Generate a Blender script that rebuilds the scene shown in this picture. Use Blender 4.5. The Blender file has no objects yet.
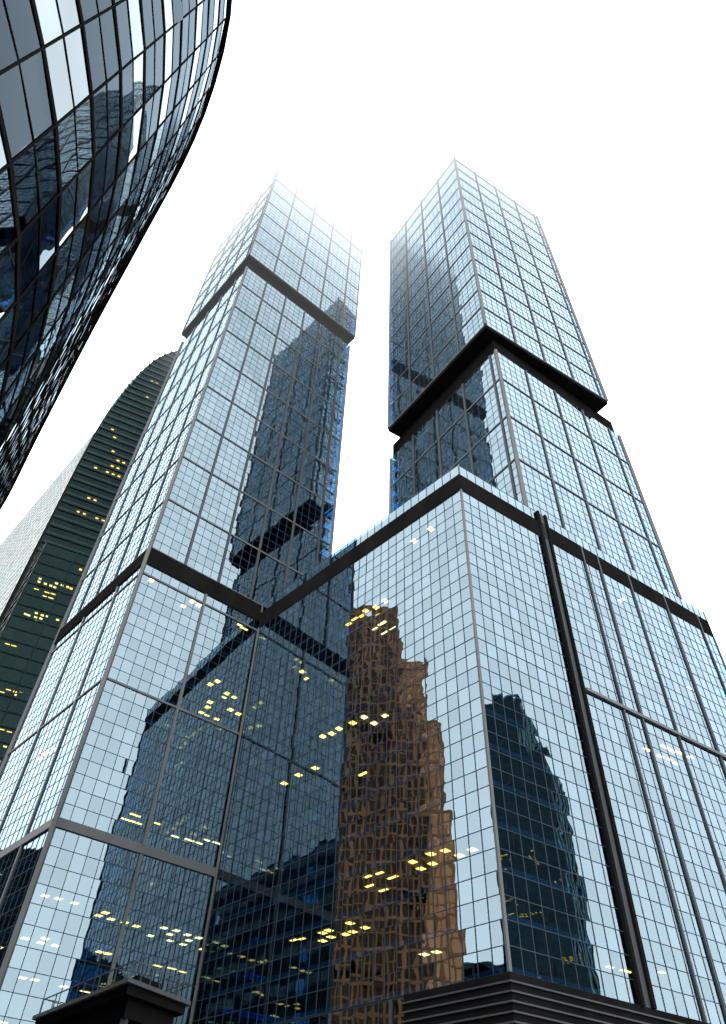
import bpy, math, random
from mathutils import Matrix, Vector
random.seed(5)
S=bpy.context.scene
S.view_settings.view_transform='Standard'; S.view_settings.look='None'; S.view_settings.exposure=0
SKY=4.5
# ---------------------------------------------------------------- materials
def newmat(name):
    m=bpy.data.materials.new(name); m.use_nodes=True; nt=m.node_tree; nt.nodes.clear()
    return m,nt,nt.nodes.new('ShaderNodeOutputMaterial')
def glass(name,R0,tint,trans,rough=0.0,bump=0.010,nscale=0.45,var=0.13,gmax=.95):
    m,nt,out=newmat(name); N=nt.nodes.new; L=nt.links.new
    lw=N('ShaderNodeLayerWeight'); lw.inputs[0].default_value=0.5
    pw=N('ShaderNodeMath'); pw.operation='POWER'; pw.inputs[1].default_value=5; L(lw.outputs['Facing'],pw.inputs[0])
    mr=N('ShaderNodeMapRange'); mr.inputs['To Min'].default_value=R0; mr.inputs['To Max'].default_value=gmax; L(pw.outputs[0],mr.inputs['Value'])
    at=N('ShaderNodeAttribute'); at.attribute_name='rnd'
    vr=N('ShaderNodeMapRange'); vr.inputs['To Min'].default_value=1-var; vr.inputs['To Max'].default_value=1.0+var*0.3; L(at.outputs['Fac'],vr.inputs['Value'])
    f2=N('ShaderNodeMath'); f2.operation='MULTIPLY'; L(mr.outputs[0],f2.inputs[0]); L(vr.outputs[0],f2.inputs[1]); f2.use_clamp=True
    tc=N('ShaderNodeTexCoord'); no=N('ShaderNodeTexNoise'); no.inputs['Scale'].default_value=nscale; no.inputs['Detail'].default_value=1.0
    L(tc.outputs['Object'],no.inputs['Vector'])
    bp=N('ShaderNodeBump'); bp.inputs['Distance'].default_value=bump*10; L(no.outputs[0],bp.inputs['Height'])
    bp.inputs['Strength'].default_value=0.1
    g=N('ShaderNodeBsdfGlossy'); g.inputs['Color'].default_value=(*tint,1); g.inputs['Roughness'].default_value=rough; L(bp.outputs[0],g.inputs['Normal'])
    t=N('ShaderNodeBsdfTransparent'); t.inputs['Color'].default_value=(*trans,1)
    mx=N('ShaderNodeMixShader'); L(f2.outputs[0],mx.inputs[0]); L(t.outputs[0],mx.inputs[1]); L(g.outputs[0],mx.inputs[2])
    L(mx.outputs[0],out.inputs[0]); return m
def diffuse(name,col,rough=0.6,metal=0.0,var=0.25,scale=0.3,stretch=(1,1,0.2),spec=.05):
    m,nt,out=newmat(name); N=nt.nodes.new; L=nt.links.new
    p=N('ShaderNodeBsdfPrincipled'); p.inputs['Roughness'].default_value=rough; p.inputs['Metallic'].default_value=metal
    p.inputs['Specular IOR Level'].default_value=spec
    tc=N('ShaderNodeTexCoord'); mp=N('ShaderNodeMapping'); mp.inputs['Scale'].default_value=stretch
    no=N('ShaderNodeTexNoise'); no.inputs['Scale'].default_value=scale; no.inputs['Detail'].default_value=6
    L(tc.outputs['Object'],mp.inputs[0]); L(mp.outputs[0],no.inputs['Vector'])
    r=N('ShaderNodeValToRGB'); r.color_ramp.elements[0].position=.3; r.color_ramp.elements[1].position=.7
    r.color_ramp.elements[0].color=(*[c*(1-var) for c in col],1); r.color_ramp.elements[1].color=(*[min(1,c*(1+var)) for c in col],1)
    L(no.outputs[0],r.inputs[0]); L(r.outputs[0],p.inputs['Base Color']); L(p.outputs[0],out.inputs[0]); return m
def emis(name,col,st):
    m,nt,out=newmat(name); e=nt.nodes.new('ShaderNodeEmission'); e.inputs[0].default_value=(*col,1); e.inputs[1].default_value=st
    nt.links.new(e.outputs[0],out.inputs[0]); m.cycles.emission_sampling='NONE'; return m
G_MAIN=glass('blue_curtain_glass',0.175,(0.66,0.87,1.0),(0.09,0.25,0.43),bump=.006)
G_NEAR=glass('dark_curved_glass',0.024,(0.62,0.82,1.0),(0.05,0.10,0.2),bump=0.03,nscale=0.25,gmax=.42)
G_NEAR2=glass('reflective_curved_glass',0.16,(0.78,0.92,1.0),(0.06,0.10,0.18),bump=0.02,nscale=0.25)
G_GREEN=glass('green_glass',0.012,(0.5,0.92,0.95),(0.07,0.17,0.19),gmax=.14)
G_SAIL=glass('pale_glass',0.18,(0.90,0.97,0.95),(0.10,0.18,0.2),gmax=.36)
G_COP=glass('copper_glass',0.42,(0.88,0.40,0.19),(0.35,0.14,0.07),bump=0.02)
G_DARK=glass('dark_green_glass',0.03,(0.45,0.85,0.95),(0.10,0.2,0.22),gmax=.5)
MULL=diffuse('dark_mullion_metal',(0.028,0.042,0.057),0.5)
MULLG=diffuse('grey_mullion_metal',(0.06,0.065,0.07),0.5)
TRIM=diffuse('grey_aluminium_trim',(0.095,0.098,0.10),0.5,0.0,0.15)
TRIMD=diffuse('dark_aluminium_trim',(0.048,0.054,0.060),0.5,0.0,0.15)
BAND=diffuse('dark_louvre_band',(0.0085,0.0078,0.008),0.8,spec=0.0)
SLAB=diffuse('office_ceiling',(0.14,0.15,0.17),0.8)
CORE=diffuse('building_core',(0.02,0.04,0.065),0.8)
ROOF=diffuse('roof_membrane',(0.12,0.12,0.12),0.9)
COPW=diffuse('copper_cladding',(0.42,0.19,0.085),0.5,0.0,0.35,0.08)
GRN=diffuse('green_spandrel',(0.003,0.012,0.013),0.4)
LAMP=emis('office_lamp',(1.0,0.28,0.035),30)
LAMPW=emis('office_lamp_white',(1.0,0.38,0.09),24)
# ---------------------------------------------------------------- mesh helpers
class MB:
    def __init__(s): s.v=[];s.f=[];s.r=[]
    def quad(s,a,b,c,d,r=0.5):
        n=len(s.v); s.v+= [a,b,c,d]; s.f.append((n,n+1,n+2,n+3)); s.r.append(r)
    def box(s,o,x,y,z):   # origin corner + 3 edge vectors
        o=Vector(o);x=Vector(x);y=Vector(y);z=Vector(z);n=len(s.v)
        s.v+=[tuple(q) for q in (o,o+x,o+x+y,o+y,o+z,o+x+z,o+x+y+z,o+y+z)]
        for f in ((0,3,2,1),(4,5,6,7),(0,1,5,4),(1,2,6,5),(2,3,7,6),(3,0,4,7)): s.f.append(tuple(n+i for i in f)); s.r.append(.5)
    def prism(s,poly,z0,z1):
        n=len(s.v);k=len(poly)
        s.v+=[(x,y,z0) for x,y in poly]+[(x,y,z1) for x,y in poly]
        s.f.append(tuple(n+i for i in reversed(range(k)))); s.f.append(tuple(n+k+i for i in range(k)));s.r+=[.5,.5]
        for i in range(k):
            j=(i+1)%k; s.f.append((n+i,n+j,n+k+j,n+k+i)); s.r.append(.5)
    def obj(s,name,mat,parent):
        if not s.f: return None
        me=bpy.data.meshes.new(name); me.from_pydata(s.v,[],s.f); me.materials.append(mat)
        a=me.attributes.new('rnd','FLOAT','FACE'); a.data.foreach_set('value',s.r)
        o=bpy.data.objects.new(name,me); S.collection.objects.link(o); o.parent=parent; return o
def empty(name):
    e=bpy.data.objects.new(name,None); S.collection.objects.link(e); return e
class Building:
    def __init__(s,name,glass,mull=MULL,trim=TRIM):
        s.e=empty(name); s.g=glass; s.mm=mull; s.tm=trim; s.rowfn=None
        s.pane=MB();s.pane2=MB();s.mul=MB();s.trim=MB();s.trimd=MB();s.band=MB();s.slab=MB();s.core=MB();s.lamp=MB();s.lampw=MB();s.roof=MB()
    def facade(s,p0,p1,z0,z1,w=1.6,h=1.95,mv=5,mh=6,mw=0.06,mt=0.4,tilt=0.13,off0=0,mvd=0.2,vlist=None,zoff=0,hm=None,md=.05,vt=None,dark=False):
        p0=Vector((*p0,0));p1=Vector((*p1,0)); d=p1-p0; Ln=d.length; d.normalize(); n=Vector((d.y,-d.x,0))
        nc=max(1,round(Ln/w)); w=Ln/nc; nr=max(1,round((z1-z0)/h)); h=(z1-z0)/nr
        T=math.radians(tilt); vt=vt or mt
        for i in range(nc):
            for j in range(nr):
                c=p0+d*(w*(i+.5))+Vector((0,0,z0+h*(j+.5)))
                big=4 if random.random()<.035 else 1
                a=random.gauss(0,T)*big; b=random.gauss(0,T)*.8*big
                q=[]
                for sx,sz in ((-1,-1),(1,-1),(1,1),(-1,1)):
                    q.append(tuple(c+d*(sx*w/2)+Vector((0,0,sz*h/2))+n*(sx*w/2*a+sz*h/2*b)))
                (s.pane2 if (s.rowfn and s.rowfn(j)) else s.pane).quad(*q,r=random.random())
        Z=Vector((0,0,1))
        VT=s.trimd if dark else s.trim
        for i in range(nc+1):
            maj = (vlist and i in vlist) or (not vlist and mv and (i-off0)%mv==0)
            if maj:
                VT.box(p0+d*(w*i-vt/2)-n*.05+Z*z0,d*vt,n*(.05+mvd),Z*(z1-z0))
            else:
                s.mul.box(p0+d*(w*i-mw/2)-n*.05+Z*z0,d*mw,n*(.05+md),Z*(z1-z0))
        for j in range(nr+1):
            if mh and (j-zoff)%mh==0:
                s.trim.box(p0+d*0.02-n*.055+Z*(z0+h*j-mt/2),d*(Ln-.04),n*(.055+mvd*.8),Z*mt)
            else:
                s.mul.box(p0+d*0.02-n*.045+Z*(z0+h*j-(hm or mw)/2),d*(Ln-.04),n*(.045+md*.8),Z*(hm or mw))
    def floors(s,poly,z0,z1,fh=3.9,lit=0.12,inset=0.35,core=.5,ew=None):
        cx=sum(p[0] for p in poly)/len(poly);cy=sum(p[1] for p in poly)/len(poly)
        def ins(m):
            o=[]
            for x,y in poly:
                L=math.hypot(x-cx,y-cy);k=(L-m)/L;o.append((cx+(x-cx)*k,cy+(y-cy)*k))
            return o
        pi=ins(inset*1.6); z=z0
        while z<z1-.5:
            s.slab.prism(pi,z,z+.45)
            lf=lit*random.choice((0.1,.5,1.2,2.4))
            for e in range(len(pi)):
                a=Vector((*pi[e],0));b=Vector((*pi[(e+1)%len(pi)],0));d=b-a;Ln=d.length;d.normalize();inn=Vector((-d.y,d.x,0))
                x=2.0; le=lf*(ew[e] if ew else 1)
                while x<Ln-7:
                    if random.random()<le:
                        wht=random.random()<.25; M=s.lampw if wht else s.lamp
                        k=random.choice((2,3,4,5)); rows=random.choice((1,2,2,3)); long=random.random()<.35
                        for i in range(k):
                            for r in range(rows):
                                if random.random()<.4: continue
                                c=a+d*(x+i*1.6+random.uniform(-.4,.4))+inn*(1.2+r*1.9+random.uniform(0,.5))+Vector((0,0,z-.06))
                                if long: u=d*random.uniform(.45,.8);v=inn*.22
                                else: u=d*.4;v=inn*.42
                                M.quad(*[tuple(q) for q in (c-u-v,c-u+v,c+u+v,c+u-v)])
                    x+=7.5
            z+=fh
        s.core.prism([(cx+(x-cx)*core,cy+(y-cy)*core) for x,y in poly],z0,z1)
    def block(s,poly,z0,z1,cap=True,fl=True,lit=.12,core=.5,sides=None,ew=None,**kw):
        for i in range(len(poly)):
            k=dict(kw)
            if sides and i in sides: k.update(sides[i])
            s.facade(poly[i],poly[(i+1)%len(poly)],z0,z1,**k)
        if fl: s.floors(poly,z0+.1,z1,lit=lit,core=core,ew=ew)
        if cap: s.roof.prism(off(poly,-.3),z1-.5,z1-.1)
    def finish(s):
        s.pane.obj('glass_panes',s.g,s.e); s.pane2.obj('glass_panes_reflective',G_NEAR2,s.e); s.mul.obj('mullions',s.mm,s.e); s.trim.obj('trim',s.tm,s.e); s.trimd.obj('dark_trim',TRIMD,s.e)
        s.band.obj('dark_bands',BAND,s.e); s.slab.obj('floor_slabs',SLAB,s.e); s.core.obj('core',CORE,s.e)
        s.lamp.obj('office_lamps',LAMP,s.e); s.lampw.obj('office_lamps_white',LAMPW,s.e); s.roof.obj('roof',ROOF,s.e)
def off(poly,m):   # offset CCW polygon outward by m
    o=[];k=len(poly)
    for i in range(k):
        a=Vector(poly[i-1]);b=Vector(poly[i]);c=Vector(poly[(i+1)%k])
        d1=(b-a).normalized();d2=(c-b).normalized();n1=Vector((d1.y,-d1.x));n2=Vector((d2.y,-d2.x))
        bis=(n1+n2).normalized(); o.append(tuple(b+bis*(m/max(.2,bis.dot(n1)))))
    return o
def post(p,r): return [(p[0]-r,p[1]-r),(p[0]+r,p[1]-r),(p[0]+r,p[1]+r),(p[0]-r,p[1]+r)]
# ---------------------------------------------------------------- left skyscraper
LT=[(-34.0,84.0),(-6.2,106.2),(-26.7,129.7),(-54.5,107.5)]
b=Building('skyscraper',G_MAIN)
b.band.prism(off(LT,.35),0,9)
b.block(LT,9,35,cap=False,lit=.50,mv=7,mh=0,mt=.4,ew=[1,1,1,.3])
b.trim.prism(off(LT,.25),35.02,35.9)
b.block(LT,36.0,76.2,cap=False,lit=.36,mv=7,mh=10,mt=.3,vt=.4,ew=[1,1,1,.15])
b.band.prism(off(LT,.2),76.25,79.6)
b.block(LT,79.65,183,cap=False,lit=.0,mv=4,mh=6,mt=.3,vt=.42,dark=True)
b.band.prism(off(LT,-.5),183.05,187.0)
LT2=off(LT,.9)
b.band.prism(off(LT2,.05),187.0,188.2)
b.block(LT2,188.25,288,lit=.0,mv=5,mh=5,mt=.34,vt=.42,dark=True)
for p in LT:
    b.trim.prism(post(p,.28),9.02,182.9)
b.finish()
# ---------------------------------------------------------------- podium
A=(13.2,64.2);C=(59.0,94.0);Bp=(-16.6,97.4)
PD=[A,C,(31,134),(-4.2,107.4),Bp]
b=Building('podium_building',G_MAIN)
b.band.prism(off(PD,-.9),0,17.6)
d=(Vector(C)-Vector(A)).normalized();n=Vector((d.y,-d.x))
dl=(Vector(Bp)-Vector(A)).normalized();nl=Vector((-dl.y,dl.x))
LV=[A,C,tuple(Vector(C)-n*.8),tuple(Vector(A)-n*.8-nl*.8),tuple(Vector(A)+dl*11-nl*.8),tuple(Vector(A)+dl*11)]
b.band.prism(off(LV,.25),0,17.6)
for k in range(26):
    b.trimd.prism(off(LV,.42),0.4+k*.66,.52+k*.66)
b.facade(Bp,tuple(Vector(A)+dl*11.4),1,17.5,w=1.55,mv=5,mh=0,mt=.25,dark=True)
b.block(PD,17.65,50,cap=False,lit=.42,mv=99,mh=0,mt=.3,mvd=.2,w=1.55,ew=[.3,.2,0,0,1])
b.block(PD,50.02,74.6,cap=False,lit=.16,mv=99,mh=0,mt=.3,mvd=.2,w=1.55,ew=[.2,.2,0,0,1])
b.band.prism(off(PD,.12),74.7,77.9)
b.block(PD,77.95,80,cap=True,fl=False,mv=99,mh=0,mt=.15,w=1.55)
o=Vector(A)+d*17.5
b.trim.box((*(o-n*.02),49.85),(*(d*37),0),(*(n*.35),0),(0,0,.42))
for s0 in (15.1,16.6):
    o=Vector(A)+d*s0; b.band.box((*(o-n*.02),17.6),(*(d*.42),0),(*(n*.45),0),(0,0,62.3))
o=Vector(A)+d*15.53; b.trimd.box((*(o-n*.02),17.6),(*(d*1.06),0),(*(n*.14),0),(0,0,62.2))
for s0 in (24,27.5,34.5,43,51.5):
    o=Vector(A)+d*s0; b.trimd.box((*(o-n*.02),17.6),(*(d*.24),0),(*(n*.24),0),(0,0,60.2))
b.finish()
# ---------------------------------------------------------------- right skyscraper
R1=[(24.4,71.8),(54.0,91.0),(36,119),(5.6,100.4)]
R2=[(22.7,69.7),(51.5,86.4),(33.6,113.3),(4.9,96.5)]
b=Building('skyscraper',G_MAIN)
b.block(R1,80.05,125.2,cap=False,lit=.10,mv=5,mh=6,mt=.3,vt=.42,dark=True,ew=[.0,0,0,1])
b.band.prism(off(R1,-.35),125.25,130.2)
b.band.prism(off(R2,.05),130.2,131.2)
b.block(R2,131.25,234.9,lit=.0,mv=5,mh=4,mt=.3,vt=.42,dark=True)
for p in R1: b.trim.prism(post(p,.3),80.05,125.1)
for p in R2: b.trim.prism(post(p,.3),131.3,235.1)
b.finish()
# ---------------------------------------------------------------- near curved building
key=[(-24,-26),(-17,-17),(-12.6,-9),(-10.6,-2),(-10.2,3),(-10.6,8.2),(-12.2,13),(-15,18.2),(-19.7,25),(-26,34.0),(-34,45.8),(-41.5,57.0),(-44.5,59.8)]
def cr(P,t):
    i=min(int(t),len(P)-2);u=t-i;g=lambda k:Vector(P[max(0,min(len(P)-1,k))])
    a,b_,c,d_=g(i-1),g(i),g(i+1),g(i+2)
    return .5*((2*b_)+(c-a)*u+(2*a-5*b_+4*c-d_)*u*u+(3*b_-a-3*c+d_)*u**3)
dense=[cr(key,t*(len(key)-1)/600) for t in range(601)]
pts=[dense[0]];acc=0
for a_,b_ in zip(dense,dense[1:]):
    acc+=(b_-a_).length
    if acc>=2.1: pts.append(b_);acc=0
front=[tuple(p) for p in pts]
NB=front+[(-52,56),(-60,40),(-55,0),(-38,-26)]
b=Building('curved_office_building',G_NEAR,mull=BAND,trim=BAND)
rows2={5,9,12,13,17,20,24,27,29}
b.rowfn=lambda j:j in rows2
for i in range(len(NB)):
    p,q=NB[i],NB[(i+1)%len(NB)]
    b.facade(p,q,4,59.6,w=2.1,h=1.85,mv=0,mh=2,mw=.08,mt=.24,mvd=.05,md=.03,tilt=.25,hm=.06)
b.band.prism(off(NB,.1),0,4)
b.band.prism(off(NB,.15),59.6,60.0)
b.floors(NB,4.1,59,fh=3.7,lit=.0,core=.75)
b.roof.prism(off(NB,-.3),59.0,59.4)
b.finish()
# ---------------------------------------------------------------- arched tower in the back
b=Building('arched_tower',G_GREEN,mull=GRN,trim=GRN)
p0=Vector((-104.7,170.4));dd=Vector((.906,.423)).normalized();nn=Vector((dd.y,-dd.x)); back=Vector((-62.3,72.3)).normalized()
prof=[(0,0.),(200,0.),(224,0.3),(240,1.2),(253,2.6),(266,5),(278,8),(287,12),(293,16),(298,24),(300,34),(301,46)]
def sl(z):
    for (z1,s1),(z2,s2) in zip(prof,prof[1:]):
        if z<=z2: return s1+(s2-s1)*(z-z1)/(z2-z1)
    return 46
def P3(s_,z,dep=0):
    q=p0+dd*s_+back*dep; return (q.x,q.y,z)
z=0.
while z<300:
    z2=min(z+3.9,300.8); a1,a2=sl(z),sl(z2); s_=a1; w=3.0
    while s_<46:
        e=min(s_+w,46); 
        l2=max(s_,a2) if s_==a1 else s_
        if e>l2+.01 or s_==a1:
            b.pane.quad(P3(s_,z),P3(e,z),P3(max(e,l2),z2),P3(l2,z2),r=random.random())
        o3=P3(s_-.06,z); b.mul.box(o3,(dd.x*.12,dd.y*.12,0),(nn.x*.12,nn.y*.12,0),(0,0,3.9))
        s_=e
    o3=P3(a1,z); b.mul.box(o3,(dd.x*(46-a1),dd.y*(46-a1),0),(nn.x*.35,nn.y*.35,0),(0,0,.9))
    o3=P3(a1,z+.95); b.trimd.box(o3,(dd.x*(46-a1),dd.y*(46-a1),0),(nn.x*.3,nn.y*.3,0),(0,0,.2))
    b.band.quad(P3(a2,z2),P3(a1,z),P3(a1,z,5),P3(a2,z2,5))
    if random.random()<.38 and z<270:
        st=random.random()*8
        for k in range(random.choice((2,3,5))):
            if random.random()<.3: continue
            c=Vector(P3(a1+3+st+k*2.2,z+3.4))+Vector((nn.x,nn.y,0))*-1.5
            u=Vector((dd.x,dd.y,0))*.5;v=Vector((nn.x,nn.y,0))*.3
            b.lamp.quad(*[tuple(q) for q in (c-u-v,c-u+v,c+u+v,c+u-v)])
    b.slab.box(P3(a1+.5,z,.6),(dd.x*(45-a1),dd.y*(45-a1),0),(back.x*5,back.y*5,0),(0,0,.4))
    z+=3.9
b.core.box(P3(4,0,6),(dd.x*40,dd.y*40,0),(back.x*25,back.y*25,0),(0,0,222))
b.finish()
b=Building('glass_office_tower',G_SAIL,mull=MULLG)
W=[tuple(p0+back*5.2),tuple(p0+back*5.2+dd*40),tuple(p0+back*95+dd*40),tuple(p0+back*95)]
b.block(W,0,224,fl=False,w=3,h=3.9,mv=0,mh=0,tilt=.15); b.core.prism(off(W,-1),0,223)
b.finish()
b=Building('dark_office_tower',G_GREEN,mull=GRN)
q0=Vector((-95.4,158.5)); bk=Vector((-25,33)).normalized()
W=[tuple(q0),tuple(q0+dd*30),tuple(q0+dd*30+bk*9),tuple(q0+bk*9)]
b.tm=GRN
b.block(W,0,148.6,w=3,h=3.9,mv=3,mh=1,mt=.35,mvd=.3,lit=.2,core=.3)
b.band.box((q0.x+bk.x*9.1,q0.y+bk.y*9.1,0),(bk.x*35,bk.y*35,0),(dd.x*1.5,dd.y*1.5,0),(0,0,148.4))
b.finish()
# ---------------------------------------------------------------- buildings across the street (seen as reflections)
b=Building('copper_tower',G_COP,mull=COPW,trim=COPW)
def cop(x0,x1,y0,y1,z0,z1):
    P=[(x0,y0),(x1,y0),(x1,y1),(x0,y1)]
    b.block(P,z0,z1,fl=False,w=2,h=3.9,mv=2,mh=2,mt=.8,mw=.4,mvd=.3,tilt=.2); b.core.prism(off(P,-1.2),z0,z1-1)
cop(-180,-145,62,104,0,100); cop(-178,-145.5,64.5,103,100.2,132); cop(-176,-146,69.5,102,132.2,158); cop(-174,-146.5,79,101,158.2,184)
b.finish()
b=Building('dark_glass_tower',G_DARK,mull=GRN,trim=TRIMD)
for P,z1 in (([(166,22),(200,22),(200,43.5),(166,43.5)],137),([(166.5,43.7),(199,43.7),(199,49.5),(166.5,49.5)],117)):
    b.block(P,0,z1,lit=.15,w=2.5,h=1.95,mv=3,mh=0,mt=.3)
b.finish()
for (x0,x1,y0,y1,h_) in ((-180,-152,34,61,60),(-215,-175,118,200,88),(55,110,-75,-38,62)):
    b=Building('office_block',G_DARK,mull=MULL,trim=TRIMD)
    P=[(x0,y0),(x1,y0),(x1,y1),(x0,y1)]
    b.block(P,0,h_,lit=.2,w=3,h=3.9,mv=4,mh=2,mt=.6); b.finish()
# ---------------------------------------------------------------- entrance canopy
e=empty('entrance_canopy'); m=MB(); t=MB()
CP=[(-12.8,50.7),(-10.0,55.5),(-18.6,66.4),(-21.6,62.0)]
m.prism(CP,12.2,12.7); m.prism(off(CP,-.5),11.2,12.15); t.prism(off(CP,.25),12.72,12.95); m.prism(off(CP,-1.5),13,13.8)
for p in off(CP,-.8): t.prism(post(p,.2),0,11.2)
for k in range(4):
    p=Vector(off(CP,-.1)[k]);q=Vector(off(CP,-.1)[(k+1)%4]);n_=6
    for i in range(n_): 
        r_=p.lerp(q,i/n_); t.prism(post(r_,.03),12.95,14)
    dq=q-p; t.box((p.x,p.y,13.95),(dq.x,dq.y,0),(.05,.05,0),(0,0,.06))
m.obj('canopy_deck',BAND,e); t.obj('canopy_frame',TRIMD,e)
# ---------------------------------------------------------------- ground, road, pavement
def sheet(name,poly,z,mat,th=None):
    mb=MB(); 
    if th: mb.prism(poly,z-th,z)
    else:
        mb.v=[(x,y,z) for x,y in poly]; mb.f=[tuple(range(len(poly)))]; mb.r=[.5]
    return mb.obj(name,mat,None)
sheet('ground',[(-3000,-3000),(3000,-3000),(3000,3000),(-3000,3000)],0,diffuse('ground_paving',(.12,.12,.115),.9,0,.3,.2,(1,1,1)))
sheet('road',[(-200,-40),(200,10),(200,24),(-200,-26)],.004,diffuse('asphalt',(.05,.05,.052),.9,0,.3,.8,(1,1,1)))
sheet('pavement',[(-8,-1),(60,7.5),(60,40),(20,40),(-8,30)],.13,diffuse('concrete_pavement',(.22,.22,.21),.9,0,.2,.5,(1,1,1)),.126)
mk=MB()
for i in range(40):
    x=-195+i*10; y=-33+(x+200)*.125; mk.quad((x,y-.07,.008),(x+4,y+.43,.008),(x+4,y+.57,.008),(x,y+.07,.008))
mk.obj('road_markings',diffuse('white_road_paint',(.75,.75,.72),.7),None)
# ---------------------------------------------------------------- low cloud around the tower tops
fe=empty('low_cloud')
def fog(z0,z1,dens,g,x0=-62,x1=75):
    m,nt,out=newmat('cloud_volume'); N=nt.nodes.new
    a=N('ShaderNodeVolumeAbsorption'); a.inputs['Color'].default_value=(0,0,0,1); a.inputs['Density'].default_value=dens
    em=N('ShaderNodeEmission'); em.inputs[0].default_value=(.98,.99,1,1); em.inputs[1].default_value=dens*3.4  # cloud glows by itself, standing in for sky light scattered inside it
    ad=N('ShaderNodeAddShader'); nt.links.new(a.outputs[0],ad.inputs[0]); nt.links.new(em.outputs[0],ad.inputs[1]); nt.links.new(ad.outputs[0],out.inputs['Volume'])
    mb=MB(); mb.prism([(x0-g,50-g),(x1+g,50-g),(x1+g,136+g),(x0-g,136+g)],z0,z1); mb.obj('cloud_layer',m,fe)
fog(160,180,.0003,0);fog(180.1,200,.0010,0);fog(200.1,216,.0020,0);fog(216.1,232,.0034,2);fog(232.1,246,.0050,2);fog(246.1,260,.0080,4);fog(260.1,274,.016,6);fog(274.1,300,.09,9)
# ---------------------------------------------------------------- light
az=math.radians(20);el=math.radians(55)
w=bpy.data.worlds.new('World'); S.world=w; w.use_nodes=True; nt=w.node_tree; nt.nodes.clear()
sk=nt.nodes.new('ShaderNodeTexSky'); sk.sky_type='NISHITA'; sk.sun_disc=False; sk.sun_elevation=el; sk.sun_rotation=az
b1=nt.nodes.new('ShaderNodeBackground'); b1.inputs[1].default_value=.05; nt.links.new(sk.outputs[0],b1.inputs[0])
b2=nt.nodes.new('ShaderNodeBackground'); b2.inputs[0].default_value=(.97,.98,.985,1); b2.inputs[1].default_value=SKY*.93
ad=nt.nodes.new('ShaderNodeAddShader'); wo=nt.nodes.new('ShaderNodeOutputWorld')
nt.links.new(b1.outputs[0],ad.inputs[0]);nt.links.new(b2.outputs[0],ad.inputs[1]);nt.links.new(ad.outputs[0],wo.inputs[0])
sl_=bpy.data.lights.new('sun','SUN'); sl_.energy=.8; sl_.angle=math.radians(30); sl_.color=(1,.97,.92)
so=bpy.data.objects.new('sun',sl_); S.collection.objects.link(so)
dirv=Vector((math.sin(az)*math.cos(el),math.cos(az)*math.cos(el),math.sin(el))); so.rotation_euler=dirv.to_track_quat('Z','Y').to_euler()
# ---------------------------------------------------------------- camera
c=bpy.data.cameras.new('camera'); co=bpy.data.objects.new('camera',c); S.collection.objects.link(co); S.camera=co
c.sensor_fit='VERTICAL'; c.sensor_height=24; c.lens=710/1024*24; c.clip_end=8000; c.clip_start=.1
M=Matrix(((.99887,-.04757,0,0),(-.03453,-.72506,-.68781,0),(.03272,.68704,-.72589,1.6),(0,0,0,1)))
co.matrix_world=M
